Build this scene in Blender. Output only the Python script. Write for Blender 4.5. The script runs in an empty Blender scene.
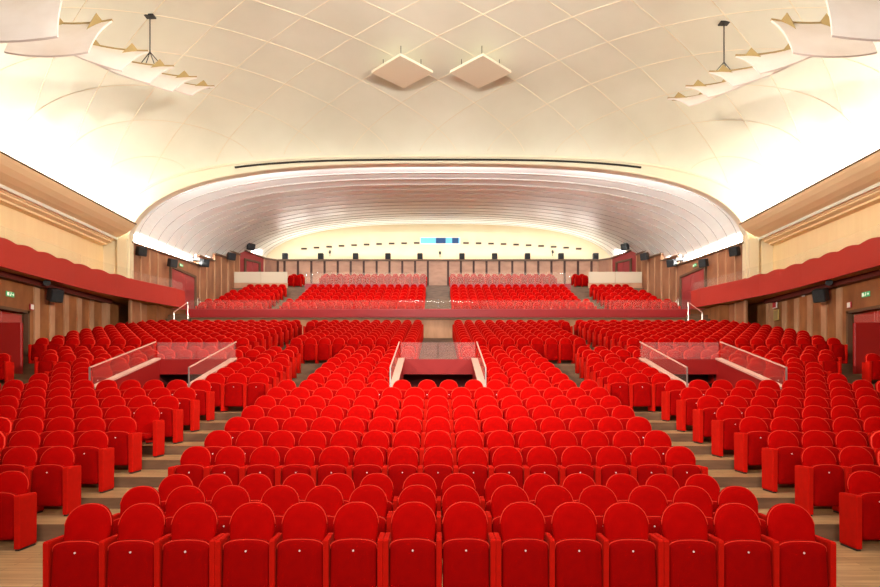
import bpy, math, random
import numpy as np
from mathutils import Vector, Matrix
random.seed(4)
SC = bpy.context.scene
COL = SC.collection
CH = 2.23            # eye height above the front floor
F = 586.67
PI = math.pi

def at(px, py, Y):   # a point at depth Y seen at photo pixel (px, py)
    return Vector(((px-438.0)*Y/F, Y, CH+(385.0-py)*Y/F))

# ------------------------------------------------------------------ materials
def _n(nt, t, **kw):
    n = nt.nodes.new(t)
    for k, v in kw.items():
        setattr(n, k, v)
    return n

def mat(name, col, rough=0.6, spec=0.4, metal=0.0, sheen=0.0, sheen_tint=None, noise=None, bump=None, emit=None, coat=0.0):
    m = bpy.data.materials.new(name); m.use_nodes = True
    nt = m.node_tree; b = nt.nodes['Principled BSDF']
    b.inputs['Base Color'].default_value = (*col, 1)
    b.inputs['Roughness'].default_value = rough
    b.inputs['Specular IOR Level'].default_value = spec
    b.inputs['Metallic'].default_value = metal
    if coat: b.inputs['Coat Weight'].default_value = coat
    if sheen:
        b.inputs['Sheen Weight'].default_value = sheen
        b.inputs['Sheen Roughness'].default_value = 0.35
        b.inputs['Sheen Tint'].default_value = (*(sheen_tint or (1, 1, 1)), 1)
    if emit:
        b.inputs['Emission Color'].default_value = (*emit[0], 1)
        b.inputs['Emission Strength'].default_value = emit[1]
    if noise:                       # (scale xyz, colour2, detail, low, high)
        tc = _n(nt, 'ShaderNodeTexCoord'); mp = _n(nt, 'ShaderNodeMapping')
        mp.inputs['Scale'].default_value = noise[0]
        tx = _n(nt, 'ShaderNodeTexNoise'); tx.inputs['Scale'].default_value = 1.0
        tx.inputs['Detail'].default_value = noise[2]
        cr = _n(nt, 'ShaderNodeValToRGB')
        cr.color_ramp.elements[0].position = noise[3]; cr.color_ramp.elements[0].color = (*noise[1], 1)
        cr.color_ramp.elements[1].position = noise[4]; cr.color_ramp.elements[1].color = (*col, 1)
        L = nt.links.new
        L(tc.outputs['Object'], mp.inputs['Vector']); L(mp.outputs['Vector'], tx.inputs['Vector'])
        L(tx.outputs['Fac'], cr.inputs['Fac']); L(cr.outputs['Color'], b.inputs['Base Color'])
        if bump:
            bp = _n(nt, 'ShaderNodeBump'); bp.inputs['Strength'].default_value = bump
            bp.inputs['Distance'].default_value = 0.02
            L(tx.outputs['Fac'], bp.inputs['Height']); L(bp.outputs['Normal'], b.inputs['Normal'])
    return m

def wood_planks(name, c1, c2, mortar, w=1.6, h=0.12, rough=0.35, spec=0.4, rotz=0.0):
    m = bpy.data.materials.new(name); m.use_nodes = True
    nt = m.node_tree; b = nt.nodes['Principled BSDF']; L = nt.links.new
    tc = _n(nt, 'ShaderNodeTexCoord'); mp = _n(nt, 'ShaderNodeMapping')
    mp.inputs['Rotation'].default_value = (0, 0, rotz)
    br = _n(nt, 'ShaderNodeTexBrick')
    br.inputs['Color1'].default_value = (*c1, 1); br.inputs['Color2'].default_value = (*c2, 1)
    br.inputs['Mortar'].default_value = (*mortar, 1)
    br.inputs['Scale'].default_value = 1.0; br.inputs['Mortar Size'].default_value = 0.004
    br.inputs['Brick Width'].default_value = w; br.inputs['Row Height'].default_value = h
    mp2 = _n(nt, 'ShaderNodeMapping'); mp2.inputs['Scale'].default_value = (1.5, 22, 22)
    nz = _n(nt, 'ShaderNodeTexNoise'); nz.inputs['Scale'].default_value = 1.0; nz.inputs['Detail'].default_value = 5
    mx = _n(nt, 'ShaderNodeMix', data_type='RGBA', blend_type='MULTIPLY'); mx.inputs[0].default_value = 0.8
    cr = _n(nt, 'ShaderNodeValToRGB')
    cr.color_ramp.elements[0].position = .3; cr.color_ramp.elements[0].color = (.55, .5, .45, 1)
    cr.color_ramp.elements[1].position = .65; cr.color_ramp.elements[1].color = (1, 1, 1, 1)
    L(tc.outputs['Object'], mp.inputs['Vector']); L(mp.outputs['Vector'], br.inputs['Vector'])
    L(tc.outputs['Object'], mp2.inputs['Vector']); L(mp2.outputs['Vector'], nz.inputs['Vector'])
    L(nz.outputs['Fac'], cr.inputs['Fac']); L(br.outputs['Color'], mx.inputs[6]); L(cr.outputs['Color'], mx.inputs[7])
    L(mx.outputs[2], b.inputs['Base Color'])
    b.inputs['Roughness'].default_value = rough; b.inputs['Specular IOR Level'].default_value = spec
    return m

def glass(name, tint, alpha, rough=0.0, body=(.8, .8, .8)):
    # clear pane with a share of pale body and a glossy skin
    m = bpy.data.materials.new(name); m.use_nodes = True
    nt = m.node_tree; nt.nodes.clear(); L = nt.links.new
    out = _n(nt, 'ShaderNodeOutputMaterial')
    tr = _n(nt, 'ShaderNodeBsdfTransparent'); tr.inputs['Color'].default_value = (*tint, 1)
    df = _n(nt, 'ShaderNodeBsdfDiffuse'); df.inputs['Color'].default_value = (*body, 1)
    gl = _n(nt, 'ShaderNodeBsdfGlossy'); gl.inputs['Roughness'].default_value = rough
    m1 = _n(nt, 'ShaderNodeMixShader'); m1.inputs[0].default_value = alpha
    m2 = _n(nt, 'ShaderNodeMixShader'); lw = _n(nt, 'ShaderNodeLayerWeight')
    pw_ = _n(nt, 'ShaderNodeMath', operation='POWER'); pw_.inputs[1].default_value = 4.0
    fr = _n(nt, 'ShaderNodeMath', operation='MULTIPLY_ADD'); fr.inputs[1].default_value = .25; fr.inputs[2].default_value = .002
    L(lw.outputs['Facing'], pw_.inputs[0]); L(pw_.outputs[0], fr.inputs[0])
    L(tr.outputs[0], m1.inputs[1]); L(df.outputs[0], m1.inputs[2])
    L(fr.outputs[0], m2.inputs[0]); L(m1.outputs[0], m2.inputs[1]); L(gl.outputs[0], m2.inputs[2])
    L(m2.outputs[0], out.inputs[0])
    return m

M = {}
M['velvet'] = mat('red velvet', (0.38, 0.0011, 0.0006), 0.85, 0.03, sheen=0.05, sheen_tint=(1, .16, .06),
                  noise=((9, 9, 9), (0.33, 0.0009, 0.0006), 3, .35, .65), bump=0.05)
M['rim_highlight'] = mat('lighter red piping', (0.68, 0.030, 0.014), 0.7, 0.15)  # light catching the padded seat edges, put into the colour
M['arm_cloth'] = mat('red arm cloth', (0.50, 0.006, 0.002), 0.8, 0.05, sheen=0.06, sheen_tint=(1, .25, .15),
                     noise=((9, 9, 9), (0.44, 0.006, 0.002), 3, .35, .65))
M['slab'] = mat('shaded red seat cloth', (0.29, 0.0010, 0.0006), 0.85, 0.03, sheen=0.04, sheen_tint=(1, .22, .12),
                noise=((9, 9, 9), (0.255, 0.001, 0.001), 3, .35, .65))  # cushion fronts darker than the backs: their shade is put into the colour
M['foot'] = mat('black foot', (0.015, 0.010, 0.010), 0.5)
M['tag'] = mat('pale number disc', (0.85, 0.62, 0.6), 0.4)
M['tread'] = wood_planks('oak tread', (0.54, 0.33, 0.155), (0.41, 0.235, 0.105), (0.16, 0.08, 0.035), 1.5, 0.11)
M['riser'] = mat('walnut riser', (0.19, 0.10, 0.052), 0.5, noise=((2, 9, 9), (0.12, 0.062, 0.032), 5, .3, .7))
M['plaster'] = mat('cream vault plaster', (0.80, 0.79, 0.67), 0.8, 0.2, noise=((.22, .22, .22), (0.69, 0.67, 0.55), 6, .3, .62))
M['rib'] = mat('vault rib', (0.80, 0.71, 0.54), 0.7)
M['ring'] = mat('arch plaster', (0.86, 0.79, 0.62), 0.7)
M['satin'] = mat('pale satin gallery ceiling', (0.84, 0.85, 0.80), 0.36, 0.5, noise=((.3, .3, .3), (0.78, 0.79, 0.73), 4, .3, .7))
M['cream'] = mat('cream wall paint', (0.88, 0.77, 0.53), 0.7, noise=((.6, .6, .6), (0.84, 0.72, 0.48), 3, .3, .7))
M['cornice'] = mat('ochre cornice paint', (0.92, 0.68, 0.40), 0.55, noise=((.5, .5, .5), (0.87, 0.62, 0.35), 3, .3, .7))
M['edge'] = mat('dark cornice edge', (0.12, 0.06, 0.03), 0.6)
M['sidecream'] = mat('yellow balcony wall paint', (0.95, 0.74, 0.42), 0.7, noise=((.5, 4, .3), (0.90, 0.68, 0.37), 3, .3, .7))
M['veneer'] = mat('brown veneer', (0.38, 0.145, 0.048), 0.42, 0.4, noise=((1.6, 1.6, .8), (0.18, 0.062, 0.02), 7, .28, .72))
M['gveneer'] = mat('gallery veneer', (0.40, 0.165, 0.075), 0.42, 0.4, noise=((1.6, 1.6, .8), (0.22, 0.08, 0.035), 7, .28, .72))
M['strip'] = mat('pale veneer strip', (0.54, 0.30, 0.17), 0.42, 0.4, noise=((2, 2, .8), (0.36, 0.18, 0.09), 6, .3, .7))
M['panel'] = mat('rosy veneer panel', (0.56, 0.29, 0.165), 0.42, 0.4, noise=((1.2, 1.2, 2.5), (0.40, 0.19, 0.105), 7, .3, .7))
M['groove'] = mat('dark groove', (0.07, 0.025, 0.015), 0.6)
M['parapet'] = mat('brick red parapet', (0.43, 0.030, 0.018), 0.5, 0.3, noise=((.4, .4, .4), (0.38, 0.026, 0.016), 3, .3, .7))
M['bandred'] = mat('crimson parapet', (0.30, 0.015, 0.018), 0.4, 0.4)
M['wellred'] = mat('deep red well lining', (0.27, 0.007, 0.006), 0.5, 0.3)
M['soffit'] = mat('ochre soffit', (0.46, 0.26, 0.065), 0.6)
M['pinkcap'] = mat('pink cap', (0.66, 0.34, 0.27), 0.4)
M['doorred'] = mat('red door', (0.40, 0.018, 0.012), 0.4, 0.4)
M['doorcrimson'] = mat('crimson gallery door', (0.30, 0.030, 0.030), 0.4, 0.4)
M['black'] = mat('black plastic', (0.012, 0.012, 0.014), 0.45)
M['grille'] = mat('black grille', (0.02, 0.02, 0.022), 0.7, noise=((60, 60, 60), (0.006, 0.006, 0.006), 2, .4, .6))
M['steel'] = mat('brushed steel', (0.55, 0.5, 0.45), 0.3, metal=0.8)
M['white'] = mat('white enamel', (0.8, 0.76, 0.7), 0.4)
M['refl'] = mat('white reflector shell', (0.84, 0.76, 0.72), 0.55, 0.3, noise=((.8, .8, .8), (0.74, 0.64, 0.58), 5, .3, .65))
M['bracket'] = mat('olive wood bracket', (0.36, 0.25, 0.10), 0.6)
M['green'] = mat('green sign', (0.06, 0.30, 0.11), 0.4, emit=((.1, .5, .2), .25))
M['signwhite'] = mat('sign white', (0.85, 0.88, 0.75), 0.4, emit=((.85, .95, .7), .35))
M['signred'] = mat('red sign', (0.5, 0.03, 0.04), 0.4)
M['board'] = mat('dark board', (0.02, 0.018, 0.015), 0.4)
M['brass'] = mat('brass frame', (0.55, 0.38, 0.12), 0.4, metal=0.3)
M['skyblue'] = mat('lit light blue glass', (0.15, 0.50, 0.75), 0.2, emit=((.10, .42, .75), .3))
M['navy'] = mat('dark blue blind', (0.01, 0.05, 0.16), 0.3, emit=((.01, .05, .16), .2))
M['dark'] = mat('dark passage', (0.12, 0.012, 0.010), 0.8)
M['panelglass'] = glass('balustrade glass', (0.98, 0.98, 0.97), 0.04, body=(.9, .8, .65))
M['pinkglass'] = glass('well glass', (0.99, 0.90, 0.88), 0.07, body=(.95, .62, .58))
M['frost'] = glass('cream frosted glass', (0.97, 0.95, 0.9), 0.52, body=(.96, .84, .64))
M['midglass'] = glass('upper rail glass', (0.99, 0.97, 0.95), 0.13, body=(.85, .62, .5))
M['lamp'] = mat('lamp glow', (1, 1, 1), 0.5, emit=((1, .97, .92), 6))

# ------------------------------------------------------------------ mesh builder
class MB:
    def __init__(s): s.v = []; s.f = []; s.m = []; s.mi = 0
    def add(s, vs, fs):
        o = len(s.v); s.v += [tuple(v) for v in vs]
        for f in fs: s.f.append(tuple(i+o for i in f)); s.m.append(s.mi)
        return s
    def box(s, x0, x1, y0, y1, z0, z1):
        if x0 > x1: x0, x1 = x1, x0
        vs = [(x0,y0,z0),(x1,y0,z0),(x1,y1,z0),(x0,y1,z0),(x0,y0,z1),(x1,y0,z1),(x1,y1,z1),(x0,y1,z1)]
        return s.add(vs, [(0,3,2,1),(4,5,6,7),(0,1,5,4),(1,2,6,5),(2,3,7,6),(3,0,4,7)])
    def bbox(s, c, size, mtx=None, b=0.0):   # box centred at c with chamfered edges
        hx, hy, hz = [q/2 for q in size]
        if b <= 0:
            pts = [Vector((sx*hx, sy*hy, sz*hz)) for sz in (-1,1) for sx, sy in ((-1,-1),(1,-1),(1,1),(-1,1))]
            fs = [(0,3,2,1),(4,5,6,7),(0,1,5,4),(1,2,6,5),(2,3,7,6),(3,0,4,7)]
        else:
            pts = []; fs = []
            prof = [(hx-b, hy-b, -hz), (hx, hy, -hz+b), (hx, hy, hz-b), (hx-b, hy-b, hz)]
            for (ax, ay, z) in prof:
                for (x, y) in ((-ax,-ay+b),(-ax+b,-ay),(ax-b,-ay),(ax,-ay+b),(ax,ay-b),(ax-b,ay),(-ax+b,ay),(-ax,ay-b)):
                    pts.append(Vector((x, y, z)))
            for k in range(3):
                for i in range(8):
                    j = (i+1) % 8; fs.append((k*8+i, k*8+j, k*8+8+j, k*8+8+i))
            fs.append(tuple(range(7,-1,-1))); fs.append(tuple(range(24,32)))
        if mtx is not None: pts = [mtx @ p for p in pts]
        c = Vector(c)
        return s.add([p+c for p in pts], fs)
    def beam(s, a, b, w, h=None, up=(0,0,1)):  # rectangular bar from a to b
        a = Vector(a); b = Vector(b); d = (b-a).normalized(); up = Vector(up)
        sd = d.cross(up)
        if sd.length < 1e-5: sd = Vector((1,0,0))
        sd.normalize(); u = sd.cross(d); h = h or w
        vs = []
        for p in (a, b):
            for (i, j) in ((-1,-1),(1,-1),(1,1),(-1,1)): vs.append(p+sd*i*w/2+u*j*h/2)
        return s.add(vs, [(0,1,2,3),(7,6,5,4),(0,4,5,1),(1,5,6,2),(2,6,7,3),(3,7,4,0)])
    def tube(s, pts, r, n=6):
        rings = []; P = [Vector(p) for p in pts]
        for i, p in enumerate(P):
            d = (P[min(i+1, len(P)-1)]-P[max(i-1, 0)]).normalized()
            a = d.cross(Vector((0,0,1)))
            if a.length < 1e-3: a = d.cross(Vector((1,0,0)))
            a.normalize(); b = d.cross(a)
            rings.append([p+a*r*math.cos(2*PI*k/n)+b*r*math.sin(2*PI*k/n) for k in range(n)])
        vs = [v for q in rings for v in q]; fs = []
        for i in range(len(P)-1):
            for k in range(n):
                j = (k+1) % n; fs.append((i*n+k, i*n+j, i*n+n+j, i*n+n+k))
        fs.append(tuple(range(n-1,-1,-1))); o = (len(P)-1)*n; fs.append(tuple(o+k for k in range(n)))
        return s.add(vs, fs)
    def grid(s, rows):                       # list of rows of points
        nr, nc = len(rows), len(rows[0]); vs = [p for r in rows for p in r]; fs = []
        for i in range(nr-1):
            for j in range(nc-1):
                a = i*nc+j; fs.append((a, a+1, a+nc+1, a+nc))
        return s.add(vs, fs)
    def prism(s, poly, y0, y1):              # (x,z) polygon extruded along y
        n = len(poly); vs = [(x, y0, z) for x, z in poly]+[(x, y1, z) for x, z in poly]
        fs = [tuple(range(n)), tuple(range(2*n-1, n-1, -1))]
        for i in range(n):
            j = (i+1) % n; fs.append((i, n+i, n+j, j))
        return s.add(vs, fs)
    def zprism(s, poly, z0, z1):             # (x,y) polygon extruded along z
        n = len(poly); vs = [(x, y, z0) for x, y in poly]+[(x, y, z1) for x, y in poly]
        fs = [tuple(range(n-1,-1,-1)), tuple(range(n, 2*n))]
        for i in range(n):
            j = (i+1) % n; fs.append((i, j, n+j, n+i))
        return s.add(vs, fs)
    def mesh(s, name, mats, smooth=False):
        me = bpy.data.meshes.new(name); me.from_pydata(s.v, [], s.f)
        for m in (mats if isinstance(mats, (list, tuple)) else [mats]): me.materials.append(m)
        me.polygons.foreach_set('material_index', s.m)
        if smooth: me.polygons.foreach_set('use_smooth', [True]*len(me.polygons))
        me.update(); return me

def tag(o, label=None, cat=None, group=None, kind=None):
    if label: o['label'] = label
    if cat: o['category'] = cat
    if group: o['group'] = group
    if kind: o['kind'] = kind
    return o

def obj(name, mb, mats, parent=None, smooth=False, fix=True):
    me = mb.mesh(name, mats, smooth) if isinstance(mb, MB) else mb
    if fix and isinstance(mb, MB):
        import bmesh
        bm = bmesh.new(); bm.from_mesh(me); bmesh.ops.recalc_face_normals(bm, faces=bm.faces); bm.to_mesh(me); bm.free()
    o = bpy.data.objects.new(name, me); COL.objects.link(o)
    if parent: o.parent = parent
    return o

def thing(name, loc, label, cat, group=None, rz=0.0):
    o = bpy.data.objects.new(name, None); COL.objects.link(o)
    o.location = loc; o.rotation_euler = (0, 0, rz); o.empty_display_size = .2
    return tag(o, label, cat, group)

# ------------------------------------------------------------------ rows
ZT = {1: 6.14, 2: 7.19, 3: 8.15, 4: 9.17, 5: 10.11, 6: 11.06, 7: 11.98, 8: 12.86, 9: 13.75, 10: 14.67}
for n in range(11, 18): ZT[n] = 14.67+.933*(n-10)
for n in range(18, 28): ZT[n] = 22.30+.933*(n-18)
HT = {1: -1.20, 2: -1.20, 3: -1.20}
for n in range(4, 18): HT[n] = -.967+.1835*(n-4)
for n in range(18, 28): HT[n] = 1.81+.18*(n-18)
YF = {n: ZT[n]-.28 for n in ZT}                # seat front
FZ = {n: max(0.0, HT[n]+CH-1.03) for n in HT}      # floor height
FZ[4] = .24
RY = {4: 8.38}
for n in range(5, 28): RY[n] = YF[n]-.40
RY[28] = 33.2
UY = [35.7+.933*k-.28 for k in range(7)]       # upper tier seat fronts
UZ = [5.06+.343*k+CH-1.03 for k in range(7)]
UY2 = [44.6, 45.55]; UZ2 = [8.42+CH-1.03, 8.70+CH-1.03]

# ------------------------------------------------------------------ floor
fl = MB()
def terrace(x0, x1, y0, y1, z, z0=None):
    z0 = z-1.2 if z0 is None else z0
    fl.mi = 0; fl.add([(x0,y0,z),(x1,y0,z),(x1,y1,z),(x0,y1,z)], [(0,1,2,3)])
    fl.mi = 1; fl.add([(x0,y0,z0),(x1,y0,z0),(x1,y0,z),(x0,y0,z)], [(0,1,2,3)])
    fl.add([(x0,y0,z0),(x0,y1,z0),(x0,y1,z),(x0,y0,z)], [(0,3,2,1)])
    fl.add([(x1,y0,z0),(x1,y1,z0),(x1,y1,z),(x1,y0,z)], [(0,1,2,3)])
WX = 16.8
terrace(-WX, WX, -1.0, RY[4], 0.0, -.3)
for n in range(4, 28):
    y0, y1 = RY[n], RY[n+1]
    if 11 <= n <= 15:
        for (a, b) in ((-WX, -8.95), (-6.45, -1.2), (1.2, 6.45), (8.95, WX)): terrace(a, b, y0, y1, FZ[n])
    else:
        terrace(-WX, WX, y0, y1, FZ[n])
# upper tier
terrace(-15.5, 15.5, 33.2, UY[0]-.4, UZ[0], UZ[0]-.3)
for k in range(7):
    terrace(-15.5, 15.5, UY[k]-.4, (UY[k+1]-.4) if k < 6 else 42.6, UZ[k])
terrace(-15.0, 15.0, 42.6, UY2[0]-.4, UZ2[0]-.35)
terrace(-14.0, 14.0, UY2[0]-.4, UY2[1]-.4, UZ2[0])
terrace(-13.4, 13.4, UY2[1]-.4, 48.2, UZ2[1])
# half steps of the three upper aisles
for xa in (0, -10.05, 10.05):
    w = .8 if xa == 0 else .5
    for k in range(7):
        terrace(xa-w, xa+w, UY[k]-.4-.45, UY[k]-.4, UZ[k]-.17, UZ[k]-.5)
    for j in range(5):
        terrace(xa-w, xa+w, 41.5+j*.28, 42.9, UZ[6]+(j+1)*.19, UZ[6]-.1)
# side stairs from the stalls up to the gallery
for s in (-1, 1):
    for j in range(6):
        x0, x1 = s*13.95, s*15.0
        terrace(min(x0,x1), max(x0,x1), 31.1+j*.3, 33.2, FZ[27]+(j+1)*.25, FZ[27])
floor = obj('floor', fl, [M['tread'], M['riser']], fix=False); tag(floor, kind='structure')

# ------------------------------------------------------------------ main vault
def sell(w, b, h, n, m):                     # superellipse section points (x,z)
    pts = []
    for i in range(m+1):
        a = PI*i/m; c, s_ = math.cos(a), math.sin(a)
        pts.append((w*math.copysign(abs(c)**(2/n), c), b+(h-b)*abs(s_)**(2/n)))
    return pts
def hc(y):
    if y < 21.5: return CH+14.05
    t = min(1, (y-21.5)/7.95); return CH+11.45+2.6*math.sqrt(max(0, 1-t*t))
def vn(y): return 2.45+.65*max(0, min(1, (y-16)/13))
VW, VB = 15.95, 7.2+CH
def vault_z(x, y):
    t = min(1, abs(x)/VW); n = vn(y)
    return VB+(hc(y)-VB)*(1-t**n)**(1/n)
YA = 29.45
ys = [-1, 3, 6, 9, 12, 15, 17, 19, 20.5, 21.5, 22.5, 23.5, 24.5, 25.5, 26.3, 27, 27.6, 28.1, 28.5, 28.8, 29.05, 29.2, 29.32, 29.4, YA]
vb = MB(); vb.grid([[(x, y, z) for x, z in sell(VW, VB, hc(y), vn(y), 72)] for y in ys])
ceil = obj('ceiling', vb, M['plaster'], smooth=True, fix=False); tag(ceil, kind='structure')
rb = MB()
for s in (-1, 1):
    for k in range(-16, 8):
        pts = []
        y = 3.0
        while y < 29.42:
            x = s*((y-28.7)/2.6-k)*3.4
            if abs(x) < VW-.02: pts.append((x, y, vault_z(x, y)-.008))
            y += .25 if y < 27 else .08
        if len(pts) > 2: rb.tube(pts, .018, 4)
ribs = obj('ceiling_moulding', rb, M['rib'], parent=ceil, smooth=True)
# arch ring between the vault and the gallery ceiling
m = 72
outer = sell(VW, VB-3.0, CH+11.5, 3.9, m)
inner = sell(15.62, VB-3.0, CH+11.12, 3.3, m)
outer = sell(VW, VB, CH+11.47, 3.1, m); inner = sell(15.6, 6.2+CH, CH+11.10, 2.85, m)
ar = MB()
ar.grid([[(x, YA-.02, z) for x, z in sell(VW+.3, VB, CH+11.8, 3.1, m)], [(x, YA-.02, z) for x, z in inner]])
ar.grid([[(x, YA-.02, z) for x, z in inner], [(x, YA+.35, z) for x, z in inner]])
ar.tube([(x, YA-.05, z) for x, z in sell(VW-.05, VB, CH+11.44, 3.1, m)], .05, 6)
ar.tube([(x, YA-.03, z) for x, z in sell(15.64, 6.2+CH, CH+11.14, 2.85, m)], .045, 6)
ring = obj('trim_1', ar, M['ring'], smooth=False); tag(ring, kind='structure')
sl = MB()
pts = [(x, YA-.06, z) for x, z in sell(15.8, 7.0+CH, CH+11.29, 3.1, 160) if abs(x) < 10.3 and z > 9+CH]
sl.tube(pts, .05, 6)
tr = obj('curtain_track', sl, M['board'])
tag(tr, 'long dark curtain track slot along the top of the rear arch', 'track')

# ------------------------------------------------------------------ gallery ceiling (stepped satin vault)
secs = [(29.8, 16.05, 6.3, 11.62, 3.0), (31.3, 16.1, 6.4, 11.66, 2.9), (34, 16.2, 6.4, 11.72, 2.7), (38, 16.2, 6.8, 11.95, 2.5), (42, 15.9, 7.4, 12.35, 2.4),
        (45, 15.3, 8.2, 12.75, 2.5), (47.2, 14.8, 8.6, 13.1, 2.6), (48.3, 14.6, 8.8, 13.25, 2.7)]
def sec_at(y):
    for a, b in zip(secs, secs[1:]):
        if y <= b[0]:
            t = (y-a[0])/(b[0]-a[0]); return [a[i]+t*(b[i]-a[i]) for i in range(5)]
    return list(secs[-1])
gv = MB(); rows = []
bands = [29.8, 31.3, 32.8, 34.3, 35.8, 37.3, 38.8, 40.3, 41.8, 43.3, 44.8, 46.2, 47.4, 48.3]
for i in range(len(bands)-1):
    for yy, up in ((bands[i], .004), (bands[i+1], -.002)):
        _, w, b, h, n = sec_at(yy)
        rows.append([(x, yy, z) for x, z in sell(w+up*.6, b+CH, h+CH+up, n, 72)])
gv.grid(rows)
gal = obj('ceiling_gallery', gv, M['satin'], fix=False); tag(gal, kind='structure')
# smooth only across, keep the steps crisp
gr = MB(); yy = 31.2
while yy < 47.6:
    _, w, b, h, n = sec_at(yy)
    gr.tube([(x, yy, z) for x, z in sell(w-.01, b+CH, h+CH-.01, n, 72)][2:-2], .016, 4); yy += 1.02
obj('ceiling_joint', gr, mat('shadow joint', (.30, .27, .24), .8), parent=gal)
bw = MB(); bw.box(-15.6, 15.6, 48.25, 48.5, 7+CH, 13.6+CH)
tag(obj('wall_back', bw, M['cream']), kind='structure')

# ------------------------------------------------------------------ cornices, pilasters, side walls
for s, nm in ((-1, 'trim_2'), (1, 'trim_3')):
    cb = MB(); prof = [(14.98, 7.99), (15.06, 7.86), (15.2, 7.70), (15.42, 7.53), (15.7, 7.40), (16.0, 7.32), (16.0, 7.24), (16.08, 7.24),
                       (16.08, 7.17), (16.16, 7.14), (16.16, 7.08), (16.40, 7.02), (16.40, 6.94), (17.2, 6.94), (17.2, 7.5), (15.9, 7.5), (15.10, 7.93)]
    cb.prism([(s*x, z+CH) for x, z in prof], 3.0, 29.1)
    o = obj(nm, cb, M['cornice']); tag(o, kind='structure')
    eb = MB(); eb.box(s*14.95, s*15.06, 3.0, 29.12, 7.96+CH, 8.01+CH); obj('moulding_edge', eb, M['edge'], parent=o)
for s, nm in ((-1, 'wall_left'), (1, 'wall_right')):
    wb = MB()
    # yellow wall above the balcony
    wb.mi = 1; wb.box(s*16.8, s*17.1, 3.0, 29.6, 4.3+CH, 7.3+CH)
    # arch pier
    wb.mi = 2; wb.box(s*15.46, s*17.1, 29.42, 29.8, 4.45+CH, 8.6+CH)
    wb.box(s*15.5, s*15.98, 29.2, 29.42, 4.45+CH, 7.3+CH)
    # veneer wall below the balcony, with the door opening
    wb.mi = 0
    d0, d1, dz = 21.3, 24.15, 3.05+CH
    wb.box(s*16.8, s*17.1, 3.0, d0, -.2, 4.5+CH)
    wb.box(s*16.8, s*17.1, d1, 33.2, .5, 4.5+CH)
    wb.box(s*16.8, s*17.1, d0, d1, dz, 4.5+CH)
    wb.box(s*17.1, s*17.5, d0-.2, d1+.2, .5, 4.0+CH)
    # pale strips
    wb.mi = 3
    for k in range(-1, 13):
        y = 28.4-.97*k
        if d0-.3 < y < d1+.25 or k < 0: continue
        wb.box(s*16.74, s*16.82, y-.16, y+.16, .3, 4.05+CH)
    # block beside the gallery stairs and pier at its corner
    wb.mi = 0; wb.box(s*15.02, s*15.9, 31.3, 33.25, FZ[27], 4.28+CH); wb.box(s*14.0, s*16.8, 33.25, 33.45, 2.2+CH, 4.28+CH)
    wb.mi = 3; wb.box(s*16.55, s*16.8, 29.3, 29.6, FZ[24], 4.1+CH)
    o = obj(nm, wb, [M['veneer'], M['sidecream'], M['cream'], M['strip']]); tag(o, kind='structure')
    bb = MB(); bb.box(s*16.45, s*16.8, 3.0, 29.6, 4.10+CH, 4.32+CH)
    o = obj('trim_4' if s < 0 else 'trim_5', bb, mat('dark red beam %d' % s, (.10, .018, .012), .5)); tag(o, kind='structure')
    # doors under the balcony
    d = bpy.data.objects.new('door_1' if s < 0 else 'door_2', None); COL.objects.link(d); d.location = (s*16.85, 22.7, FZ[18])
    tag(d, kind='structure')
    H = dz-FZ[18]
    fb = MB(); fb.box(-.06*s, .12*s, -1.42, -1.30, 0, H); fb.box(-.06*s, .12*s, 1.32, 1.44, 0, H); fb.box(-.06*s, .12*s, -1.42, 1.44, H-.12, H)
    obj('door_frame', fb, M['edge'], parent=d)
    for q in (-1, 1):
        lf = MB(); lf.bbox((.2*s, q*.655, H/2-.08), (.06, 1.29, H-.2), b=.01); lf.bbox((.165*s, q*.655, H*.28), (.02, 1.0, H*.42), b=.008); lf.bbox((.165*s, q*.655, H*.74), (.02, 1.0, H*.34), b=.008)
        lo = obj('door_leaf', lf, M['doorred'], parent=d)
        hb = MB(); hb.tube([(.12*s, q*.12, 1.0), (.12*s, q*.12, 1.3)], .018); obj('door_handle', hb, M['steel'], parent=lo)

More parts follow.
